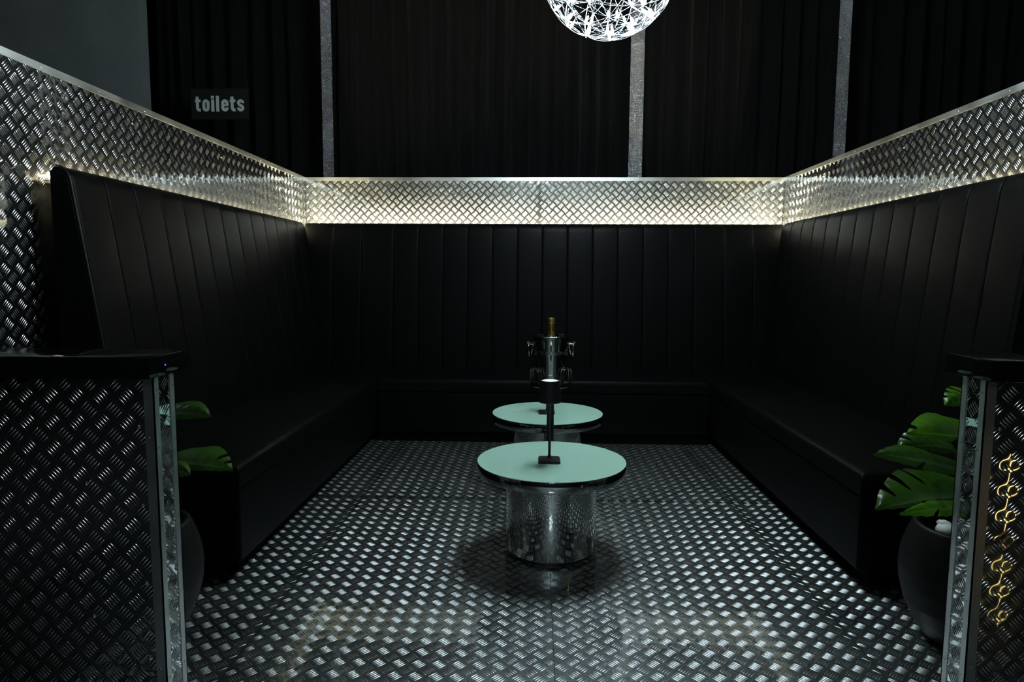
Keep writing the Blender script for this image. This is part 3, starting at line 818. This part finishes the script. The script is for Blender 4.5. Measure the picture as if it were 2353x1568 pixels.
def make_plant(cx, cy, label, leaves, sc=1.0):
    t = empty('potted_monstera', (cx, cy, 0)); tag(t, label, 'plant', 'monstera plants in black pots')
    pr = [(0, 0), (.115, 0), (.125, .006)]
    outer = [(.125, .01), (.160, .07), (.188, .14), (.205, .22), (.209, .28), (.204, .34), (.190, .40), (.175, .445), (.168, .462)]
    # ribbed wall: many fine horizontal rings
    for k in range(84):
        z = .01 + (.455 - .01) * k / 83
        r = np.interp(z, [q[1] for q in outer], [q[0] for q in outer]); pr.append((float(r) + (.0009 if k % 2 else -.0009), z))
    pr += [(.166, .462), (.160, .464), (.153, .460)] + [(.160 + (.0008 if k % 2 else -.0008), .452 - k * .008) for k in range(10)] + [(.165, .37)]
    pr = [(r_, z_ * .88) for r_, z_ in pr]
    lathe('pot', pr, M['pot'], t, (cx, cy, 0), 72, sharp=math.radians(80))
    lathe('soil', [(0, .352), (.158, .350)], M['soil'], t, (cx, cy, 0), 32)
    r = random.Random(int(abs(cx) * 100))
    pm = lathe_mesh('pebble', [(0, -.016), (.014, -.012), (.022, 0), (.016, .011), (0, .015)], 12, sharp=PI); pm.materials.append(M['pebble'])
    for k in range(18):
        a = r.uniform(0, 2 * PI); q = .130 * math.sqrt(r.uniform(0.1, 1))
        o = bpy.data.objects.new('pebble', pm); link(o, t, Vector((cx + q * math.cos(a), cy + q * math.sin(a), .366 + r.uniform(0, .012))))
        o.rotation_euler = (r.uniform(-.4, .4), r.uniform(-.4, .4), r.uniform(0, 6)); s = r.uniform(.8, 1.35); o.scale = (s * 1.25, s, s * .9)
    for (b, tp, wd, mk, tilt, droop, slits, rip, fold, near) in leaves:
        l = make_leaf('leaf', b, tp, wd, M[mk], t, tilt, droop, slits, rip, fold=fold, near=near, slit_depth=.7)
        b = Vector(b); g = Vector((cx + (b.x - cx) * .12, cy + (b.y - cy) * .12, .34)); mid = (g + b) / 2 + Vector(((cx - b.x) * .15, (cy - b.y) * .15, .10))
        pts = [g.lerp(mid, k / 6).lerp(mid.lerp(b, k / 6), k / 6) for k in range(7)]
        tube('stem', pts, [.006, .0058, .0055, .005, .0045, .004, .0035], M['stem'], t, 7)
    return t
make_plant(-1.355, 2.13, 'monstera in a ribbed black pot behind the partition on the toilets sign side', [
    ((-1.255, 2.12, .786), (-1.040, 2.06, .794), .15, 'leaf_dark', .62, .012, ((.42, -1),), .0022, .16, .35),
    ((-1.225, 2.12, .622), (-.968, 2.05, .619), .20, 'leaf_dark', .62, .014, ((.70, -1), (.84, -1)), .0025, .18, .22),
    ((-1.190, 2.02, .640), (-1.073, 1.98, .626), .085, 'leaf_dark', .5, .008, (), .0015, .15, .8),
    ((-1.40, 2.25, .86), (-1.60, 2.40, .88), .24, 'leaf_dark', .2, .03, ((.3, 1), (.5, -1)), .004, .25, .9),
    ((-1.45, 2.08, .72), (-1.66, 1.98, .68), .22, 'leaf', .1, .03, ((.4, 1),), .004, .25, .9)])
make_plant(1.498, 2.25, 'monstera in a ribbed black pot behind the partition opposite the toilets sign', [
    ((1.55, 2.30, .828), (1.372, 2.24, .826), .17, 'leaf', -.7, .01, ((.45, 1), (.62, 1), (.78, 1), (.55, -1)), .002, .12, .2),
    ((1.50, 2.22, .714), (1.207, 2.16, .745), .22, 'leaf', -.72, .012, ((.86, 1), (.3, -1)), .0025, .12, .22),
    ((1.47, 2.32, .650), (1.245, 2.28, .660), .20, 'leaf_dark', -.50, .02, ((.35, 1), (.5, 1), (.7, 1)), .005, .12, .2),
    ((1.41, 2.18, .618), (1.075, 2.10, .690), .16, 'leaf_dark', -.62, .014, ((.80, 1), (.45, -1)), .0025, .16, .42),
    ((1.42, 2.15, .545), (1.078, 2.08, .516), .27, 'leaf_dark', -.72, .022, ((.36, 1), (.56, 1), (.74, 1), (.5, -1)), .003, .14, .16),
    ((1.40, 2.10, .530), (1.13, 2.03, .520), .07, 'leaf', -.5, .01, ((.5, -1),), .003, .1, .9),
    ((1.62, 2.36, .82), (1.80, 2.50, .85), .24, 'leaf', -.2, .03, ((.35, 1), (.55, -1)), .004, .25, .9)])

# ================================================================== AISLE LAMPS (behind the camera)
# Both stand outside the picture, where the photograph shows their light: the gold line mirrored in the partition
# plate (a warm upright tube), and the cool glints on the bars of the aisle-facing partition fronts (a lamp in the aisle).
TX, TY = 2.26, .50
lt = empty('led_tube_offscreen', (TX, TY, 0)); tag(lt, 'short warm light tube standing in the aisle opposite the toilets sign', 'light')
lathe('tube_base', [(0, 0), (.09, 0), (.09, .012), (.02, .02), (0, .02)], M['matt_black'], lt, (TX, TY, 0), 32)
lathe('tube', [(0, .018), (.0035, .018), (.0035, .40), (0, .405)], M['tube'], lt, (TX, TY, 0), 20)
def copy_tree(o, parent=None, loc=None, skip=()):
    c = o.copy(); COL.objects.link(c); c.parent = parent
    if loc is not None: c.location = loc
    for ch in list(o.children):
        if ch.name.split('.')[0] not in skip: copy_tree(ch, c)
    return c
QX, QY, QZ = 0.0, -2.5, 3.85
pd2 = copy_tree(pd, None, Vector((QX, QY, QZ)), ('cable', 'ceiling_rose'))
pd2.name = 'burst_pendant_offscreen'
pd2['label'] = 'spherical wire burst pendant hanging over the aisle outside the booth'
pd['group'] = pd2['group'] = 'burst pendants'
tube('cable', [(QX, QY, QZ + .04), (QX, QY, 4.78)], .004, M['matt_black'], pd2, 8)
lathe('ceiling_rose', [(0, 4.8), (.07, 4.8), (.07, 4.775), (.02, 4.765), (0, 4.765)], M['chrome_dark'], pd2, (QX, QY, 0), 32)
